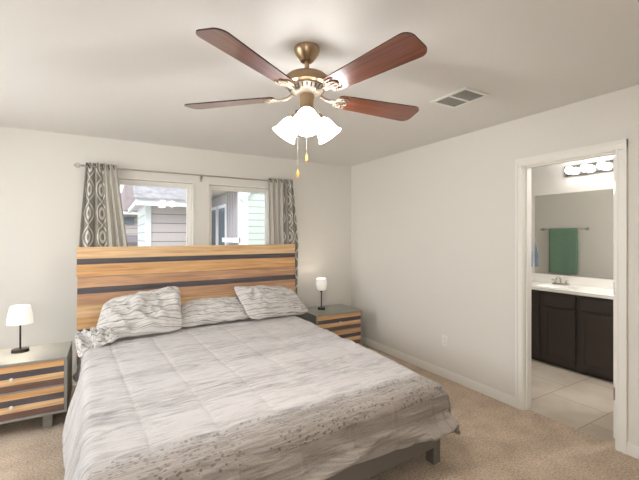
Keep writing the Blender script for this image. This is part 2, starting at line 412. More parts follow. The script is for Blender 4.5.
w4 = empty('window_4', (sum(FW) / 2, YB, .9)); struct(w4); hw_ = (FW[1] - FW[0]) / 2  # unseen window behind the camera, added to let fill light in
b = MB(); b.box(-hw_, -hw_ + f, -.10, -.05, 0, 1.2).box(hw_ - f, hw_, -.10, -.05, 0, 1.2).box(-hw_ + f, hw_ - f, -.10, -.05, 0, f).box(-hw_ + f, hw_ - f, -.10, -.05, 1.2 - f, 1.2)
b.build('window_frame', M['trim'], w4)
MB().box(-hw_ + f, hw_ - f, -.078, -.072, f, 1.2 - f).build('window_pane', M['glass'], w4)

def baseboard(name, x0, y0, x1, y1, nx, ny):
    b = MB(); t = .014
    def seg(z0, z1, t):
        b.box(min(x0, x1) + min(0, nx * t), max(x0, x1) + max(0, nx * t), min(y0, y1) + min(0, ny * t), max(y0, y1) + max(0, ny * t), z0, z1)
    seg(.0, .068, .014); seg(.068, .082, .009); seg(.004, .05, .0155)
    struct(b.build(name, M['trim']))
baseboard('baseboard_right', 0, 0, 0, DY[1] + .068, -1, 0)
baseboard('baseboard_right_front', 0, YB, 0, DY[0] - .068, -1, 0)
baseboard('baseboard_back', XL, 0, -.016, 0, 0, -1)
baseboard('baseboard_left', XL, YB, XL, -.016, 1, 0)

# door casing and jambs
def casing(name, xs, sgn):
    b = MB()
    def prof(y0, y1, z0, z1):      # stepped colonial profile
        b.box(xs, xs + sgn * .012, y0, y1, z0, z1)
    c = .068
    for (y0, y1, z0, z1) in ((DY[1] + .005, DY[1] + c, 0, DZ), (DY[0] - c, DY[0] - .005, 0, DZ), (DY[0] - c, DY[1] + c, DZ + .005, DZ + c)):
        prof(y0, y1, z0, z1)
    t2 = .018; k = .02
    b.box(xs, xs + sgn * t2, DY[1] + c - k, DY[1] + c, 0, DZ + c - k); b.box(xs, xs + sgn * t2, DY[0] - c, DY[0] - c + k, 0, DZ + c - k)
    b.box(xs, xs + sgn * t2, DY[0] - c, DY[1] + c, DZ + c - k, DZ + c)
    t3 = .015; k = .008
    b.box(xs, xs + sgn * t3, DY[1] + .012, DY[1] + .012 + k, 0, DZ + .012); b.box(xs, xs + sgn * t3, DY[0] - .012 - k, DY[0] - .012, 0, DZ + .012)
    b.box(xs, xs + sgn * t3, DY[0] - .012 - k, DY[1] + .012 + k, DZ + .012, DZ + .012 + k)
    struct(b.build(name, M['trim']))
casing('trim_1', 0, -1); casing('trim_2', WR, 1)
b = MB()
b.box(.0, WR, DY[1], DY[1] + j, 0, DZ); b.box(0, WR, DY[0] - j, DY[0], 0, DZ); b.box(0, WR, DY[0] - j, DY[1] + j, DZ, DZ + j)
b.box(.025, .06, DY[1] - .011, DY[1], 0, DZ); b.box(.025, .06, DY[0], DY[0] + .011, 0, DZ); b.box(.025, .06, DY[0] + .011, DY[1] - .011, DZ - .011, DZ)
struct(b.build('trim_3', M['trim']))
# door leaf, open into the bathroom
dr = empty('door_1', (WR + .02, DY[0] + .024, 0)); struct(dr)
MB().box(0, .61, 0, .035, .012, 2.02, bev=.002).build('door_panel', M['trim'], dr)
for z in (1.80, 1.08, .33):
    h = MB().box(-.0015, .0005, .006, .034, z - .045, z + .045).cyl((-.004, .001, z - .045), (-.004, .001, z + .045), .005)
    h.build('hinge', M['nickel'], dr)
MB().sph((.55, .075, .95), .026).cyl((.55, .035, .95), (.55, .07, .95), .01).build('door_knob', M['nickel'], dr, True)

# windows
def window(n, x0, x1):
    z0, z1 = WZ
    r = empty('window_%d' % n, ((x0 + x1) / 2, 0, z0)); struct(r)
    def T(o): o.matrix_parent_inverse = r.matrix_basis.inverted(); return o
    b = MB(); f = .034; ya, yb = .075, .125
    b.box(x0, x0 + f, ya, yb, z0, z1); b.box(x1 - f, x1, ya, yb, z0, z1); b.box(x0 + f, x1 - f, ya, yb, z1 - f, z1); b.box(x0 + f, x1 - f, ya, yb, z0, z0 + f)
    s = .018
    b.box(x0 + f, x0 + f + s, ya + .015, yb - .01, z0 + f, z1 - f); b.box(x1 - f - s, x1 - f, ya + .015, yb - .01, z0 + f, z1 - f)
    b.box(x0 + f + s, x1 - f - s, ya + .015, yb - .01, z1 - f - s, z1 - f); b.box(x0 + f + s, x1 - f - s, ya + .015, yb - .01, z0 + f, z0 + f + s)
    T(b.build('window_frame', M['trim'], r))
    T(MB().box(x0 + f + s, x1 - f - s, .100, .105, z0 + f + s, z1 - f - s).build('window_pane', M['glass'], r))
    b = MB(); e = .012
    b.box(x0 - e, x0, -.005, 0, z0 - e, z1 + e); b.box(x1, x1 + e, -.005, 0, z0 - e, z1 + e); b.box(x0, x1, -.005, 0, z1, z1 + e)
    T(b.build('window_trim', M['trim'], r))
    T(MB().box(x0 - .02, x1 + .02, -.03, .0, z0 - .018, z0).build('window_sill', M['trim'], r))
window(1, *LW); window(2, *RW)

# ---------------------------------------------------------------- structure: bathroom
BX = 1.85; BY0, BY1 = -3.95, -.35
struct(MB().box(0, BX, BY0, BY1, -.12, 0).build('floor_bathroom', M['tile']))
bpy.data.objects['floor_bathroom'].location.z = .0
bm_ = bpy.data.objects['floor_bathroom'].data
for v in bm_.vertices:
    if v.co.x < .01: v.co.x = .05
# carpet continues to the middle of the door opening
struct(MB().box(0, .05, DY[0], DY[1], -.12, .002).build('floor_threshold', M['carpet']))
struct(MB().box(.12, BX + .12, BY0 - .12, BY1 + .12, HC, HC + .12).build('ceiling_bathroom', M['ceiling']))
struct(MB().box(BX, BX + .12, BY0 - .12, BY1 + .12, -.12, HC).build('wall_bathroom_back', M['bathwall']))
struct(MB().box(.12, BX, BY1, BY1 + .12, -.12, HC).build('wall_bathroom_left', M['bathwall']))
struct(MB().box(.12, BX, BY0 - .12, BY0, -.12, HC).build('wall_bathroom_right', M['bathwall']))

# ---------------------------------------------------------------- bathroom furniture
vx = 1.30; vy0, vy1 = -3.30, -1.30
v = empty('vanity_cabinet', (vx + .27, -2.3, 0)); tag(v, 'dark espresso wood bathroom vanity cabinet seen through the doorway, under the white countertop', 'cabinet')
def rel(o, r): o.matrix_parent_inverse = r.matrix_basis.inverted(); return o
b = MB().box(vx, vx + .02, vy0, vy1, .045, .828).box(BX - .02, BX - .004, vy0, vy1, .045, .828).box(vx + .02, BX - .02, vy0, vy0 + .02, .045, .828).box(vx + .02, BX - .02, vy1 - .02, vy1, .045, .828).box(vx + .02, BX - .02, vy0 + .02, vy1 - .02, .045, .065).box(vx + .05, BX - .004, vy0, vy1, 0, .045)
rel(b.build('body', M['darkwood'], v), v)
def panel(b, y0, y1, z0, z1, fr=.045):
    x1 = vx - .001
    b.box(x1 - .012, x1, y0, y1, z0, z1, bev=.002)
    b.box(x1 - .019, x1 - .011, y0, y0 + fr, z0, z1); b.box(x1 - .019, x1 - .011, y1 - fr, y1, z0, z1)
    b.box(x1 - .019, x1 - .011, y0 + fr, y1 - fr, z0, z0 + fr); b.box(x1 - .019, x1 - .011, y0 + fr, y1 - fr, z1 - fr, z1)
    return b
for y1, y0 in ((-1.33, -1.60), (-1.64, -1.91), (-1.955, -2.285), (-2.33, -2.66), (-2.72, -2.98), (-3.02, -3.28)):
    rel(panel(MB(), y0, y1, .075, .655).build('door', M['darkwood'], v), v)
    rel(MB().box(vx - .019, vx - .001, y0, y1, .685, .808, bev=.003).build('drawer', M['darkwood'], v), v)
# countertop with two oval basins
ct = empty('countertop', (vx + .27, -2.3, .83)); tag(ct, 'white cultured marble bathroom countertop with moulded sinks on the dark vanity', 'countertop')
def basin_top():
    nx, ny = 44, 150; x0, x1 = vx - .025, BX - .003; y0, y1 = vy0 - .01, vy1 + .01
    def fn(a, c):
        x = x0 + (x1 - x0) * a; y = y0 + (y1 - y0) * c; z = .864
        for cy in (-1.97, -2.75):
            d = math.hypot((x - 1.53) / .155, (y - cy) / .215)
            z = min(z, .864 - .11 * (1 - sstep(.55, 1.0, d)) if d < 1 else z)
        return (x, y, z)
    return grid(fn, nx, ny, 'counter_surface', M['marble'], ct)
rel(basin_top(), ct)
b = MB(); b.box(vx - .025, vx - .002, vy0 - .01, vy1 + .01, .830, .8635, bev=.004)
rel(b.build('counter_edge', M['marble'], ct), ct)
rel(MB().box(BX - .02, BX - .003, vy0 - .01, vy1 + .01, .862, .966, bev=.003).build('backsplash', M['marble'], ct), ct)
def faucet(y, lab):
    f = empty('faucet', (1.755, y, .864)); tag(f, lab, 'faucet')
    MB().box(-.028, .028, -.085, .085, 0, .018, bev=.008).build('base_plate', M['nickel'], f, True)
    MB().tube([(0, 0, .015), (0, 0, .075), (-.05, 0, .095), (-.105, 0, .075)], .012).build('spout', M['nickel'], f, True)
    for s in (-1, 1):
        MB().cyl((0, s * .058, .015), (0, s * .058, .045), .018, .013).cyl((.0, s * .058, .05), (-.03, s * .092, .062), .008, .006).sph((0, s * .058, .048), .013).build('handle', M['nickel'], f, True)
faucet(-1.905, 'brushed nickel two-handle faucet on the white counter below the reflected green towel')
# mirror
tag(MB().box(BX - .008, BX - .002, -3.20, -1.548, .972, 1.976).build('wall_mirror', M['mirror']), 'large frameless mirror above the white bathroom counter', 'mirror')
# vanity light bar
lb = empty('vanity_light', (BX - .003, -2.4, 2.235)); tag(lb, 'chrome strip light with round bulbs above the bathroom mirror', 'wall light')
MB().box(-.03, 0, -.49, .49, -.06, .06, bev=.006).build('backplate', M['chrome'], lb)
for k in range(6):
    y = .40 - k * .165
    MB().cyl((-.03, y, 0), (-.055, y, 0), .024, .02).build('socket', M['chrome'], lb, True)
    MB().sph((-.095, y, 0), .045).build('bulb', M['bathbulb'], lb, True)
cl = empty('bath_fill_dome', (.95, -3.3, HC)); tag(cl, 'added round white fill dome on the bathroom ceiling, out of view', 'fill light')  # dome added out of view to brighten the bathroom
MB().cyl((0, 0, -.001), (0, 0, -.03), .15).build('base', M['trim'], cl)
MB().lathe([(.135, -.03), (.13, -.055), (.10, -.08), (.05, -.095), (0, -.098)]).build('dome', emis('fill_dome_glass', (1, .98, .96), DOME_FILL), cl, True)
# towel bar + green towel on the wall opposite the mirror
tb = empty('towel_bar', (WR, -1.04, 1.565)); tag(tb, 'brushed nickel towel bar seen in the bathroom mirror, holding the green towel', 'towel bar')
MB().cyl((.07, -.36, 0), (.07, .36, 0), .008).build('rail', M['nickel'], tb, True)
for s in (-1, 1): MB().cyl((0, s * .34, 0), (.008, s * .34, 0), .026).cyl((.0, s * .34, 0), (.075, s * .34, 0), .011, .009).sph((.07, s * .34, 0), .016).build('bracket', M['nickel'], tb, True)
def gt(a, c):
    y = -.84 - .42 * a; s = c * 1.46; L1 = .73
    if s < L1: z = 1.565 - (L1 - s); x = 0
    else: z = 1.565 - (s - L1); x = 0
    z2 = 1.565 - abs(L1 - s)
    if abs(s - L1) < .02: z2 = 1.576 - abs(L1 - s) * .3
    x = WR + .07 + .014 * max(-1, min(1, (L1 - s) / .02))
    sag = (1.565 - z2)
    y += .025 * sag * math.sin(a * 9) + (.03 * sag if a > .8 else 0) * math.sin(c * 3) * -1
    if s < L1: x += .012 * sag * math.sin(a * 11) + .006
    else: x = max(x - .004, WR + .015)
    return (x, y, z2)
tag(grid(gt, 24, 90, 'bath_towel', M['towel'], solid=.010), 'green bath towel hanging over the towel bar, seen in the bathroom mirror', 'towel')
# small towels on a hook left of the mirror
hk = empty('towel_hook', (BX, -1.475, 1.47)); tag(hk, 'small metal hook on the bathroom wall left of the mirror', 'hook')
MB().cyl((0, 0, 0), (-.008, 0, 0), .022).build('mounting_plate', M['nickel'], hk, True)
MB().tube([(0, 0, 0), (-.055, 0, -.01), (-.075, 0, .02)], .006).build('hook_arm', M['nickel'], hk, True)
def hand(x, y, w_, z0, z1, ph):
    def fn(a, c):
        q = (1 - c); ww = w_ * (.25 + .75 * min(1, q * 1.6)); ang = a * 2 * math.pi
        return (x + ww * .33 * math.cos(ang) * (1 + .2 * math.sin(3 * ang + ph)), y + ww * .5 * math.sin(ang) * (1 + .2 * math.cos(4 * ang + ph)), z0 + (z1 - z0) * c + .02 * math.sin(ang + ph) * q)
    return fn
tag(grid(hand(BX - .075, -1.475, .13, 1.07, 1.45, 0), 28, 16, 'hand_towel', M['blue']), 'pale blue hand towel hanging on the hook left of the bathroom mirror', 'towel')

# ---------------------------------------------------------------- outside
struct(MB().box(-14, 12, .2, 24, -1.2, -.6).build('ground', M['ground']))
h = empty('neighbour_house', (-1, 5.2, -.6)); tag(h, 'pinkish clapboard house with white corner trim and grey shingle roof outside the left window', 'house')
rel(MB().box(-2.27, -1.34, 4.0, 6.6, -.6, 2.12).build('wall', M['sid_pink'], h), h)
rel(MB().box(-2.30, -2.27, 4.10, 6.6, -.6, 2.12).build('side_wall', M['sid_white'], h), h)
rel(MB().box(-2.33, -2.22, 3.97, 4.10, -.6, 2.12).build('corner_trim', M['fascia'], h), h)
b = MB().box(-2.52, -1.34, 3.60, 3.66, 2.05, 2.17).box(-2.52, -2.47, 3.66, 6.8, 2.07, 2.17).box(-2.47, -1.34, 3.66, 3.99, 2.09, 2.115)
rel(b.build('fascia', M['fascia'], h), h)
b = MB(); P_ = [(3.55, 2.17), (3.55, 2.20), (7.2, 4.4), (7.2, 4.3)]
b.prism([(-p[0], p[1]) for p in P_], -2.56, -1.34, mx=Matrix(((0, 0, 1, 0), (-1, 0, 0, 0), (0, 1, 0, 0), (0, 0, 0, 1))))
rel(b.build('roof', M['roof'], h), h)
rel(MB().box(-1.62, -1.50, 3.52, 3.6, 2.16, 2.20).build('gutter_end', M['fascia'], h), h)
# wing with patio
h = empty('patio_house', (.6, 3.8, -.6)); tag(h, 'pale green clapboard house with mauve side wall and white posts outside the right window', 'house')
rel(MB().box(-.80, 3.5, 2.36, 6.5, -.6, 3.3).build('wall', M['sid_green'], h), h)
b = MB().box(-.83, -.80, 2.4, 5.9, -.6, 2.35)
for k in range(6): b.box(-.85, -.83, 2.42 + k * .17, 2.45 + k * .17, -.6, 2.35)
rel(b.build('side_wall', M['batten'], h), h)
rel(MB().box(-.90, -.80, 2.30, 2.40, -.6, 3.3).box(-.80, -.72, 2.32, 2.36, -.6, 3.3).build('corner_post', M['fascia'], h), h)
for y0 in (3.30, 4.05):
    wn = MB().box(-.87, -.83, y0, y0 + .62, .4, 2.12).build('window', M['fascia'], h); rel(wn, h)
    pn = MB().box(-.875, -.87, y0 + .07, y0 + .55, .5, 2.05).build('pane', M['darkglass'], wn)
    pn.matrix_parent_inverse = Matrix()
rel(MB().box(-1.30, -.80, 2.35, 6.5, 2.38, 2.46).build('patio_soffit', M['soffit'], h), h)
b = MB().box(-1.0, -.88, 2.30, 3.1, 1.33, 1.42)
rel(b.build('rail', M['fascia'], h), h)
b = MB().box(-.06, .06, -.02, .02, 0, .75, mx=Matrix.Translation((-.87, 2.28, 2.12)) @ Matrix.Rotation(R(38), 4, 'Y'))
rel(b.build('brace', M['fascia'], h), h)
# far house at left edge of the left window
h = empty('distant_house', (-3, 11, -.6)); tag(h, 'distant house with brown gabled roof at the left edge of the left window', 'house')
rel(MB().box(-6, -1.0, 10, 13, -.6, 2.2).build('wall', M['sid_pink'], h), h)
b = MB(); b.prism([(9.7, 2.25), (9.7, 2.32), (12, 3.15), (12, 2.9)], -6, -1.0, mx=Matrix(((0, 0, 1, 0), (1, 0, 0, 0), (0, 1, 0, 0), (0, 0, 0, 1))))
rel(b.build('roof', M['roof2'], h), h)
b = MB(); b.prism([(-2.5, 2.3), (1.2, 2.3), (1.2, 5.2), (-2.2, 3.7), (-2.5, 3.2)], 9.55, 12.5, mx=Matrix(((1, 0, 0, 0), (0, 0, 1, 0), (0, 1, 0, 0), (0, 0, 0, 1))))
rel(b.build('gable', M['roof2'], h), h)
rel(MB().box(-6, -1.0, 9.6, 9.7, 2.18, 2.28).build('gutter', M['fascia'], h), h)
rel(MB().box(-2.5, -2.2, 9.94, 10, 1.85, 2.1).build('window', M['darkglass'], h), h)
h = empty('shed', (-2.4, 8.2, -.6)); tag(h, 'low grey shingled roof below the distant house, at the bottom left of the left window', 'shed')
rel(MB().box(-2.75, -2.0, 7.9, 8.8, -.6, 1.25).build('wall', M['sid_pink'], h), h)
b = MB(); b.prism([(7.8, 1.2), (7.8, 1.26), (8.4, 1.48), (9, 1.26), (9, 1.2)], -2.8, -1.9, mx=Matrix(((0, 0, 1, 0), (1, 0, 0, 0), (0, 1, 0, 0), (0, 0, 0, 1))))
rel(b.build('roof', M['roof3'], h), h)

# ---------------------------------------------------------------- bed
TH = R(2.5); BO = Vector((-2.137, -2.686, 0))
bed = empty('platform_bed', BO, TH)
tag(bed, 'grey platform bed with tall headboard of honey, brown and slate planks', 'bed')
for sx_ in (-1, 1):
    b = MB().box(sx_ * .985 - .02, sx_ * .985 + .02, .03, 2.26, .105, .215, bev=.003) if False else MB().box(*(sorted((sx_ * (.965 + .02 * sx_ - .04), sx_ * (.965 + .02 * sx_)))), .055, 2.26, .105, .215, bev=.003)
    b.build('side_rail', M['bed_frame'], bed)
MB().box(-.945, .985, 0.0, .055, .105, .217, bev=.004).build('foot_rail', M['bed_frame'], bed)
for sx_ in (-1, 1):
    for vv in (.002, 2.2):
        x0, x1 = (-.947, -.885) if sx_ < 0 else (.925, .987)
        MB().prism([(x0, vv), (x1, vv), (x1, vv + .062), (x0, vv + .062)], 0, .106).box(x0, x1, vv - .003, vv + .059, .10, .2165, bev=.002).build('leg', M['bed_frame'], bed)
MB().box(-.904, .944, .06, 2.26, .17, .205).build('slat_base', M['bed_frame'], bed)
hx = .086; hw = 1.085
b = MB(); rnd = random.Random(4)
rows = [(1.355, 1.25, 'honey'), (1.25, 1.202, 'slate'), (1.202, 1.09, 'orange'), (1.09, .993, 'brownw'), (.993, .94, 'slate'), (.94, .835, 'brownw'), (.835, .73, 'honey'), (.73, .628, 'orange'), (.628, .57, 'slate'), (.57, .46, 'brownw'), (.46, .35, 'honey'), (.35, .28, 'slate')]
for z1, z0, mm in rows:
    e = rnd.uniform(-.004, .004)
    b.box(hx - hw + e, hx + hw + e, 2.27 + rnd.uniform(0, .002), 2.305, z0 + .0008, z1 - .0008, M[mm], bev=.0015)
b.build('headboard', None, bed)
for sx_ in (-1, 1): MB().box(hx + sx_ * .8 - .045, hx + sx_ * .8 + .045, 2.306, 2.34, 0, 1.25).build('headboard_post', M['bed_frame'], bed)

def BL(u, v, z):   # bed-local helper: objects are given the bed's location and rotation
    return (u, v, z)
mt = MB().box(-.89, .935, .07, 2.13, .207, .455, bev=.05).build('mattress', M['mattress'], None, True)
mt.location = BO; mt.rotation_euler = (0, 0, TH)
tag(mt, 'white king mattress on the grey platform bed, under the plush comforter', 'mattress')

# comforter
HL = .895; HW = .97; RR = .055
def edge(e, flare=0.0):
    q = RR * math.pi / 2
    if e <= 0: return 0, 0
    if e < q: return RR * math.sin(e / RR), RR * (1 - math.cos(e / RR))
    return RR + flare * (e - q), RR + (e - q) * .985
LLEN, RLEN, FLEN = .45, .34, .36
UT = LLEN + HL + HW + RLEN
V0 = .035; VT = 2.12
def cf(a, c):
    s = -LLEN - HL + UT * a; t = -FLEN + (VT + FLEN - V0) * c     # s: across, t: from the foot edge upwards
    vv = V0 + t
    zt = .502 + .045 * sstep(0, .9, vv) + .035 * sstep(.9, 1.9, vv)
    el = -s - HL; er = s - HW; ef = -t
    ou, du = 0, 0; u = s
    if el > 0:
        o_, du = edge(el, .28 * (1 - .6 * sstep(1.2, 1.8, vv))); u = -HL - o_; fold = sstep(.03, .35, du)
        u += .02 * fold * math.sin(vv * 8.5 + 1.5 * math.sin(vv * 3.1)) - .005
        du = min(du, zt - .13 - .17 * sstep(1.3, 1.9, vv))
    elif er > 0:
        o_, du = edge(er, .10); u = HW + o_; fold = sstep(.03, .3, du)
        u += .018 * fold * math.sin(vv * 9 + 2)
        if vv < .4: du = min(du, zt - .232 - .03 * sstep(.15, .4, vv))
    dv = 0; v_ = vv
    if ef > 0:
        o_, dv = edge(ef, .02); v_ = V0 - o_
        lim = zt - .232; fr = dv / lim
        wob = .5 + .5 * noise.noise((s * 2.3, 3, 0))
        # hem gathers into a soft roll on the foot rail
        roll = sstep(.45, .8, fr) * (1 - sstep(1.0, 1.25, fr))
        diag = max(0, math.sin((s * 1.2 + fr * 1.7) * 5.0 + .6)) ** 2
        v_ -= .012 * sstep(.1, .6, fr) * (.4 + wob) + roll * (.018 + .05 * diag * (.4 + wob))
        if dv > lim: v_ += (dv - lim) * .55
        dv = min(dv, lim + .002 - .02 * wob * 0)
        if el < 0 and er < 0:
            dv -= (.03 * wob * sstep(.8, 1, fr)) * (0 if s > .8 else 1)
    d = max(du, dv)
    if du > 0 and dv > 0:
        d = min(math.hypot(du, dv), max(du, dv) + .02)
        if er > 0:
            u -= .02 * sstep(.05, .25, dv); d = min(d, zt - .20)
    z = zt - d
    topw = 1 - sstep(0, .1, d) * .55
    # long soft wrinkles running across the bed and fine ones
    w1 = noise.noise((s * 1.1 + 3, vv * 9 + s * .8, 1)) * .012 + noise.noise((s * 3.2, vv * 22 + s * 2, 5)) * .006 + noise.noise((s * 8, vv * 40, 2)) * .0025
    # quilted seams
    su = abs(((s + .42 + .05 * (vv - 1)) / .31 + 20) % 1 - .5); su = .5 - su
    sv = abs(((vv - .16 + .015 * math.sin(s * 2)) / .43 + 20) % 1 - .5); sv = .5 - sv
    # seams sit where the fraction is 0
    q = -.005 * math.exp(-(su * .31 / .007) ** 2) - .006 * math.exp(-(sv * .43 / .009) ** 2) + .0025 * (min(su * .31, .06) + min(sv * .43, .06)) / .06
    dz = (w1 + q) * topw
    if ef > .05: q *= 1.8; w1 += noise.noise((s * 5 + vv * 9, vv * 16, 8)) * .010
    z += dz
    if du > .05: u += (-1 if el > 0 else 1) * (w1 * .8 + q * .6)
    if dv > .05: v_ -= (w1 * 1.6 + q * .8)
    return (u, v_, max(z, .112 if du > dv else .226))
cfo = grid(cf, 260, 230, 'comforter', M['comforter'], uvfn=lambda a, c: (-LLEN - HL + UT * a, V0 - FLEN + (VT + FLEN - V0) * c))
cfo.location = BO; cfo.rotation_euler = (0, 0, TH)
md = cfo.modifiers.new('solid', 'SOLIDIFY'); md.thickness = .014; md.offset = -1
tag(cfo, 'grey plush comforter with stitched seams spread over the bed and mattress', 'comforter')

def pillow(corners, T, lab, seed, slump=0, wr=1.0, flip=0):
    bl, br, tr, tl = [Vector(q) for q in corners]
    nrm = ((br - bl).cross(tl - bl)).normalized()
    def pt(p, q, side):
        # pincushion outline
        pp = p * (1 - .02 * (1 - q * q) - .07 * abs(q) ** 7); qq = q * (1 - .03 * (1 - p * p) - .09 * abs(p) ** 7)
        a = (pp + 1) / 2; c = (qq + 1) / 2
        base = bl * (1 - a) * (1 - c) + br * a * (1 - c) + tr * a * c + tl * (1 - a) * c
        k = (max(0, 1 - abs(p) ** 2.8) ** .5) * (max(0, 1 - abs(q) ** 2.4) ** .55)
        th = T * k
        n1 = noise.noise((p * 2.2 + seed, q * 2.6, seed)) * .040 + noise.noise((p * 5 + seed, q * 5 + p * 2, 3)) * .026
        ridge = (1 - abs(noise.noise((p * 3 + q * 2 + seed, q * 2.4 - p * 2, 7 + seed))) * 2.4); n1 += max(0, ridge) ** 4 * .026
        th2 = th + n1 * wr * min(1, k * 1.6) if side > 0 else th * .8
        e = noise.noise((p * 4, q * 4, seed + 9)) * .012
        return base + nrm * (side * th2) + Vector((0, 0, e))
    me = bpy.data.meshes.new('pillow'); n = 56; vs = []; fs = []; uvs = []
    wd = (br - bl).length; ht = (tl - bl).length
    for side in (1, -1):
        o = len(vs)
        for jx in range(n + 1):
            for ix in range(n + 1):
                p = math.sin((ix / n * 2 - 1) * math.pi / 2); q = math.sin((jx / n * 2 - 1) * math.pi / 2)
                vs.append(pt(p, q, side)); uvs.append(((p + 1) / 2 * wd + seed, (q + 1) / 2 * ht + seed * .013 + p * .02))
        for jx in range(n):
            for ix in range(n):
                f = (o + jx * (n + 1) + ix, o + jx * (n + 1) + ix + 1, o + (jx + 1) * (n + 1) + ix + 1, o + (jx + 1) * (n + 1) + ix)
                fs.append(f if side > 0 else f[::-1])
    me.from_pydata(vs, [], fs)
    ul = me.uv_layers.new(name='UVMap')
    for pl in me.polygons:
        pl.use_smooth = True
        for li, vi in zip(pl.loop_indices, pl.vertices): ul.data[li].uv = uvs[vi]
    me.materials.append(M['pillow'])
    bm = bmesh.new(); bm.from_mesh(me); bmesh.ops.remove_doubles(bm, verts=bm.verts, dist=.0008); bm.to_mesh(me); bm.free()
    o = bpy.data.objects.new('pillow', me); COL.objects.link(o); o.location = BO; o.rotation_euler = (0, 0, TH)
    tag(o, lab, 'pillow', 'striped pillows against the headboard')
    return o
pillow([(-.90, 1.84, .62), (-.19, 1.87, .60), (-.165, 2.15, .985), (-.80, 2.19, .88)], .075, 'wrinkled striped pillow with a pointed corner, leftmost of the three propped against the headboard', 1.3, wr=.9)
pillow([(-.23, 1.94, .615), (.50, 1.94, .615), (.44, 2.20, .81), (-.14, 2.20, .80)], .07, 'flat striped pillow tucked between the other two propped pillows', 4.1, wr=.5)
pillow([(.44, 1.86, .615), (1.19, 1.94, .59), (1.04, 2.17, .87), (.33, 2.10, .945)], .075, 'striped pillow at the right end of the headboard beside the right nightstand', 7.7, wr=.8)
pillow([(-.985, 1.73, .525), (-.70, 1.75, .645), (-.78, 1.90, .70), (-1.01, 2.03, .65)], .035, 'crumpled striped pillow drooping over the left edge of the bed near the left nightstand', 11.2, wr=1.5)

# ---------------------------------------------------------------- nightstands
def nightstand(lab):
    r = empty('nightstand'); tag(r, lab, 'nightstand', 'striped two-drawer nightstands')
    w_, d, z0, z1 = .327, .48, .115, .535; t = .018
    b = MB()
    b.box(-w_, w_, 0, d, z1 - t, z1, bev=.002); b.box(-w_, w_, 0, d, z0, z0 + t, bev=.002)
    b.box(-w_, -w_ + t, 0, d, z0 + t, z1 - t); b.box(w_ - t, w_, 0, d, z0 + t, z1 - t)
    b.box(-w_ + t, w_ - t, d - .01, d, z0 + t, z1 - t); b.box(-w_ + t, w_ - t, 0.002, d - .01, .318, .330)
    b.build('case', M['grey_frame'], r)
    for zz0, zz1 in ((.331, .516), (.134, .317)):
        f = MB(); n = 4; hh = (zz1 - zz0) / 4
        for k, mm in enumerate(('umber', 'honey', 'slate', 'orange')):
            f.box(-w_ + t + .002, w_ - t - .002, .004, .022, zz0 + hh * k + .0005, zz0 + hh * (k + 1) - .0005, M[mm])
        f.box(-w_ + t + .01, w_ - t - .01, .022, d - .03, zz0 + .01, zz1 - .02, M['umber'])
        dd = f.build('drawer', None, r)
        zc = (zz0 + zz1) / 2
        MB().cyl((0, .004, zc), (0, -.012, zc), .006).lathe([(.0, -.028), (.011, -.026), (.014, -.018), (.008, -.011), (0, -.010)], mx=Matrix.Translation((0, 0, zc)) @ Matrix.Rotation(R(-90), 4, 'X')).build('knob', M['knob'], dd, True)
    for sx_ in (-1, 1):
        for yy in (.06, d - .09):
            cxx = sx_ * .20
            MB().prism([(cxx - .03, yy), (cxx + .03, yy), (cxx + .03, yy + .03), (cxx - .03, yy + .03)], 0, z0).build('leg', M['grey_frame'], r)
    return r
nl = nightstand('left nightstand with striped wood drawers and grey case, carrying the wide-shade lamp')
nl.location = (-3.597, -.915, 0)
nr = copy_tree(nl); nr.location = (-.60, -.625, 0); nr['label'] = 'right nightstand in the corner with striped wood drawers, partly hidden by the bed'

# ---------------------------------------------------------------- table lamps
def table_lamp(lab, loc, oval, shade, zs0, zs1, rb, rt, m, br, name='table_lamp'):
    r = empty(name, loc); tag(r, lab, 'table lamp')
    MB().lathe([(0, 0), (br, 0), (br, .008), (br * .97, .022), (br * .93, .025), (0, .025)], sy=oval).build('base', M['lampmetal'], r, True)
    MB().cyl((0, 0, .024), (0, 0, zs0 + .05), .0065).lathe([(.0, zs0 - .012), (.014, zs0 - .012), (.014, zs0 + .0), (0, zs0 + .0)]).build('pole', M['lampmetal'], r, True)
    prof = shade
    MB().lathe(prof, sy=oval).build('lamp_shade', m, r, True, 60)
    MB().sph((0, 0, (zs0 + zs1) / 2), .024).build('bulb', M['bulb'], r, True)
    return r
table_lamp('table lamp with wide white drum shade and dark oval base on the left nightstand', (-3.60, -.60, .536), .75, [(.086, .222), (.086, .23), (.081, .29), (.066, .362), (.058, .366), (.056, .362), (.063, .356), (.078, .29), (.083, .226), (.086, .222)], .225, .36, .1, .08, M['shade'], .058)
table_lamp('small table lamp with rounded pale shade and black round base on the right nightstand', (-.685, -.33, .536), 1, [(.030, .235), (.045, .238), (.062, .25), (.070, .30), (.070, .33), (.062, .375), (.055, .385), (.050, .383), (.060, .345), (.066, .30), (.055, .252), (.030, .238)], .23, .38, .07, .06, M['shade_low'], .048)
for (x, y, z, e) in ((-3.60, -.60, .80, LAMP_W), (-.685, -.33, .93, .5)):
    ld = bpy.data.lights.new('lamp_light', 'POINT'); ld.energy = e; ld.color = (1, .90, .80); ld.shadow_soft_size = .035
    lo = bpy.data.objects.new('lamp_light', ld); COL.objects.link(lo); lo.location = (x, y, z)

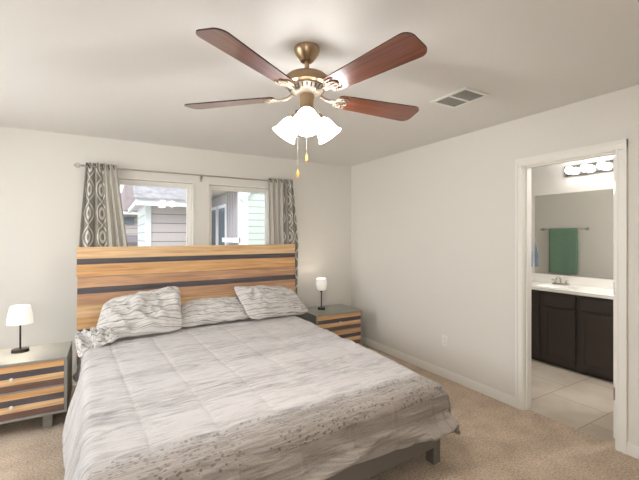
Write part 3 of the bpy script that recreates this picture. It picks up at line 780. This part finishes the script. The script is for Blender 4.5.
# ---------------------------------------------------------------- curtains
ROD_Z = 2.13; RY = -.09
rd = empty('curtain_rod', (-2.1, RY, ROD_Z)); tag(rd, 'thin nickel curtain rod with cage finials above the two windows', 'curtain rod')
MB().cyl((-1.10, 0, 0), (1.02, 0, 0), .0075).build('rod', M['nickel'], rd, True)
for s in (-1.10, 1.02):
    k = -1 if s < 0 else 1
    b = MB().cyl((s, 0, 0), (s + k * .02, 0, 0), .012)
    for a in range(6):
        an = a * math.pi / 3; pts = [(s + k * (.02 + .06 * t / 6), .024 * math.sin(math.pi * t / 6) * math.cos(an), .024 * math.sin(math.pi * t / 6) * math.sin(an)) for t in range(7)]
        b.tube(pts, .0022, seg=6)
    b.build('finial', M['nickel'], rd, True)
for s in (-1.06, .02, .98):
    MB().cyl((s, 0, -.006), (s, .086, -.03), .005).box(s - .012, s + .012, .082, .0895, -.06, .01).build('bracket', M['nickel'], rd, True)

def curtain(lab, parts, name='curtain'):
    """parts: list of (x_top0, x_top1, x_bot0, x_bot1, folds, amp, mat index, ymean)"""
    zt, zb = ROD_Z + .035, .06
    pts = []; L = 0; segs = []
    K = 60
    for pi_, (a0, a1, b0, b1, nf, am, mi, yo) in enumerate(parts):
        for k in range(K + 1):
            if pi_ and k == 0: continue
            t = k / K; segs.append((a0, a1, b0, b1, t, nf, am, mi, yo, pi_))
    n = len(segs)
    def fn(i, jz):
        a0, a1, b0, b1, t, nf, am, mi, yo, pi_ = segs[min(n - 1, round(i * (n - 1)))]
        h = jz; z = zb + (zt - zb) * h
        fl = 1 - h; sp = min(1, fl * 2.6)
        xx = (a0 + (a1 - a0) * t) * (1 - sp) + (b0 + (b1 - b0) * t) * sp
        ph = t * nf * 2 * math.pi
        y = yo + am * math.sin(ph) * (.75 + .35 * fl) + .006 * math.sin(h * 6 + t * 7)
        xx += .008 * math.sin(ph * 2) * (.5 + fl) + .004 * math.sin(h * 7 + ph)
        return (xx, RY + y, z)
    # arc length for UVs, measured at mid height
    arc = [0]
    for k in range(1, n): arc.append(arc[-1] + (Vector(fn(k / (n - 1), .6)) - Vector(fn((k - 1) / (n - 1), .6))).length)
    return segs, fn, arc, n
def make_curtain(lab, parts, holes):
    segs, fn, arc, n = curtain(lab, parts)
    r = empty('curtain', ((parts[0][0] + parts[-1][1]) / 2, RY, .0)); tag(r, lab, 'curtain', 'curtains on the rod')
    o = grid(fn, n - 1, 60, 'panel', None, r, mats=[M['curtain'], M['lining']], matfn=lambda a, c: segs[min(n - 1, int(a * (n - 1)))][7],
             uvfn=lambda a, c: (arc[min(n - 1, round(a * (n - 1)))], c * 2.1), solid=.003)
    rel(o, r)
    for x in holes:
        b = MB(); b.lathe([(.018, -.003), (.026, -.003), (.026, .003), (.018, .003), (.018, -.003)], mx=Matrix.Translation((x, RY, ROD_Z)) @ Matrix.Rotation(R(75), 4, 'Y'))
        rel(b.build('grommet', M['lampmetal'], r, True), r)
    return r
make_curtain('left curtain of taupe and white linked-ogee fabric folded back on its plain lining', [(-3.185, -3.045, -3.235, -3.01, 2.5, .036, 0, 0), (-3.045, -2.925, -3.01, -2.82, 3, .022, 1, 0)], [-3.16, -3.1, -3.045, -2.99, -2.945])
make_curtain('right curtain of taupe and white linked-ogee fabric folded back on its plain lining', [(-1.30, -1.10, -1.28, -1.09, 3, .026, 1, 0), (-1.10, -.965, -1.10, -.895, 2.5, .036, 0, 0)], [-1.27, -1.2, -1.13, -1.06, -1.0])

# ---------------------------------------------------------------- ceiling vent
vt = empty('ceiling_vent', (-.822, -2.522, HC), 0); tag(vt, 'white rectangular air vent with two louvred sections on the ceiling', 'vent')
b = MB(); X, Y_ = .128, .157; f = .028
for s in (-1, 1):
    b.box(*sorted((s * X, s * (X - f))), -Y_, Y_, -.008, -.001, bev=.002); b.box(-X + f, X - f, *sorted((s * Y_, s * (Y_ - f))), -.008, -.001, bev=.002)
b.box(-X + f, X - f, -.009, .009, -.008, -.001)
b.build('frame', M['trim'], vt)
MB().box(-X + f, X - f, -Y_ + f, Y_ - f, -.0025, -.0008).build('backing', M['ventdark'], vt)
for s in (-1, 1):
    b = MB(); y0, y1 = sorted((s * .009, s * (Y_ - f)))
    for k in range(9):
        x = -X + f + (k + .5) * (2 * (X - f)) / 9
        b.box(-.005, .005, y0, y1, -.0006, .0006, mx=Matrix.Translation((x, 0, -.006)) @ Matrix.Rotation(R(38), 4, 'Y'))
    b.build('louvres', M['grey_frame'], vt)

# ---------------------------------------------------------------- wall outlet
ot = empty('wall_outlet', (0, -1.674, .375)); tag(ot, 'white duplex power outlet low on the right wall', 'outlet')
MB().box(-.006, 0, -.036, .036, -.058, .058, bev=.002).build('cover_plate', M['trim'], ot)
for s in (-1, 1):
    oo = MB().box(-.0085, -.005, -.017, .017, s * .022 - .014, s * .022 + .014, bev=.002).build('socket', M['trim'], ot)
    MB().box(-.0092, -.0084, -.008, -.006, s * .022 - .004, s * .022 + .007).box(-.0092, -.0084, .006, .008, s * .022 - .004, s * .022 + .007).build('slots', M['slot'], oo)

# ---------------------------------------------------------------- ceiling fan
fan = empty('ceiling_fan', (-2.096, -2.594, HC)); tag(fan, 'antique brass ceiling fan with reddish brown blades and lit glass shades', 'ceiling fan')
MB().lathe([(0, 0), (.066, -.001), (.068, -.012), (.062, -.03), (.045, -.055), (.032, -.072), (0, -.074)]).build('canopy', M['brass'], fan, True)
MB().cyl((0, 0, -.07), (0, 0, -.145), .012).lathe([(0, -.115), (.024, -.115), (.03, -.128), (.03, -.15), (0, -.15)]).build('downrod', M['brass'], fan, True)
MB().lathe([(0, -.143), (.05, -.145), (.104, -.152), (.118, -.165), (.120, -.182), (.118, -.200), (.10, -.209), (0, -.210)]).build('motor_housing', M['brass'], fan, True)
b = MB().lathe([(.098, -.207), (.10, -.213), (.080, -.236), (.055, -.246), (0, -.247)], m=M['pewter'])
for k in range(26):
    a = k * 2 * math.pi / 26
    b.box(-.0035, .0035, -.010, .010, -.001, .001, m=M['slot'], mx=Matrix.Rotation(a, 4, 'Z') @ Matrix.Translation((0, .0915, -.2255)) @ Matrix.Rotation(R(50), 4, 'X'))
b.build('vented_skirt', None, fan, True)
MB().lathe([(0, -.246), (.038, -.247), (.040, -.262), (.036, -.274), (.036, -.325), (.043, -.332), (.043, -.350), (.032, -.366), (.02, -.378), (0, -.384)]).build('light_kit', M['brass'], fan, True)
A0 = R(61.9) + R(3.5)
TILT = Matrix.Translation((0, 0, -.24)) @ Matrix.Rotation(R(-1.8), 4, Vector((.866, -.5, 0))) @ Matrix.Translation((0, 0, .24))
for k in range(5):
    a = A0 + k * 2 * math.pi / 5
    rz = Matrix.Rotation(a, 4, 'Z'); tilt = Matrix.Translation((.13, 0, -.253)) @ Matrix.Rotation(R(-12), 4, 'X')
    # blade outline
    r0, r1 = .045, .56; w0, w1 = .056, .078; pts = []
    def arc(cx_, cy_, rr_, t0, t1, n=6): return [(cx_ + rr_ * math.cos(R(t0 + (t1 - t0) * i / n)), cy_ + rr_ * math.sin(R(t0 + (t1 - t0) * i / n))) for i in range(n + 1)]
    pts += arc(r1 - .045, -w1 + .045, .045, -90, -8); pts += arc(r1 - .045, w1 - .045, .045, 8, 90)
    pts += arc(r0 + .02, w0 - .02, .02, 90, 180, 4); pts += arc(r0 + .02, -w0 + .02, .02, 180, 270, 4)
    b = MB().prism(pts, -.003, .003, M['blade'])
    for f_ in b.bm.faces:
        if abs(f_.normal.z) < .5:
            pass
    b.mi(M['bladeedge']); b.bm.normal_update()
    for f_ in b.bm.faces:
        if abs(f_.normal.z) < .5: f_.material_index = 1
    bl = b.build('blade', None, fan); bl.matrix_local = TILT @ rz @ tilt
    # scrolled bracket under the blade root
    b = MB()
    def ring(cx_, cy_, ra, rb, t=.004, n=18, z=-.0075):
        pp = [(cx_ + ra * math.cos(2 * math.pi * i / n), cy_ + rb * math.sin(2 * math.pi * i / n), z) for i in range(n + 1)]
        b.tube(pp, t, seg=6)
    ring(.068, 0, .034, .022); ring(.055, .026, .020, .014); ring(.055, -.026, .020, .014)
    b.tube([(.03, 0, -.0075), (.10, 0, -.0075)], .004, seg=6)
    b.tube([(.03, .005, -.0075), (.06, .042, -.0075), (.092, .040, -.0075), (.10, .03, -.0075)], .004, seg=6)
    b.tube([(.03, -.005, -.0075), (.06, -.042, -.0075), (.092, -.040, -.0075), (.10, -.03, -.0075)], .004, seg=6)
    b.box(.0, .04, -.014, .014, -.011, -.004, bev=.002)
    for sx_ in ((.055, .026), (.055, -.026), (.09, 0)): b.cyl((sx_[0], sx_[1], -.012), (sx_[0], sx_[1], -.003), .007)
    b.tube([(.005, 0, -.008), (-.025, 0, -.002), (-.05, 0, .012)], .009, seg=8)
    b.build('blade_bracket', M['pewter'], bl, True)
# glass bell shades
for k in range(3):
    a = R(241.9) + R(0) + k * 2 * math.pi / 3
    base = Matrix.Rotation(a, 4, 'Z') @ Matrix.Translation((.045, 0, -.330)) @ Matrix.Rotation(R(-42), 4, 'Y')
    # local -Z points along the shade axis (outward and down)
    neck = MB().cyl((0, 0, .015), (0, 0, -.035), .014).lathe([(0, -.018), (.024, -.02), (.028, -.032), (.028, -.045), (0, -.045)])
    nk = neck.build('shade_holder', M['brass'], fan, True); nk.matrix_local = base
    prof = [(.025, -.040), (.030, -.050), (.042, -.064), (.050, -.085), (.055, -.110), (.062, -.138), (.072, -.152), (.069, -.152), (.058, -.137), (.051, -.110), (.046, -.086), (.038, -.066), (.026, -.052), (.020, -.042)]
    sh = MB().lathe(prof, seg=36).build('glass_shade', M['fanshade'], fan, True, 60); sh.matrix_local = base
    bu = MB().sph((0, 0, -.088), .024, seg=12, sc=(1, 1, 1.3)).build('bulb', M['bulb'], sh, True)
    ld = bpy.data.lights.new('fan_bulb_light', 'POINT'); ld.energy = FAN_BULB; ld.color = (1, .975, .95); ld.shadow_soft_size = .02
    lo = bpy.data.objects.new('fan_bulb_light', ld); COL.objects.link(lo); lo.parent = fan; lo.matrix_local = base @ Matrix.Translation((0, 0, -.135))
MB().sph((0, 0, 0), .012, seg=10).build('finial', M['brass'], fan, True).location = (0, 0, -.388)
for (x, y, l_, z0) in ((-.02, -.035, .20, -.36), (-.055, -.003, .28, -.36)):
    b = MB(); n = int(l_ / .0085)
    for i in range(n): b.sph((x, y, z0 - i * .0085), .002, seg=6)
    pc = b.build('pull_chain', M['nickel'], fan, True)
    MB().lathe([(0, 0), (.003, -.002), (.004, -.010), (.008, -.028), (.009, -.038), (.006, -.046), (0, -.048)], seg=14, mx=Matrix.Translation((x, y, z0 - l_))).build('fob', M['fob'], pc, True)
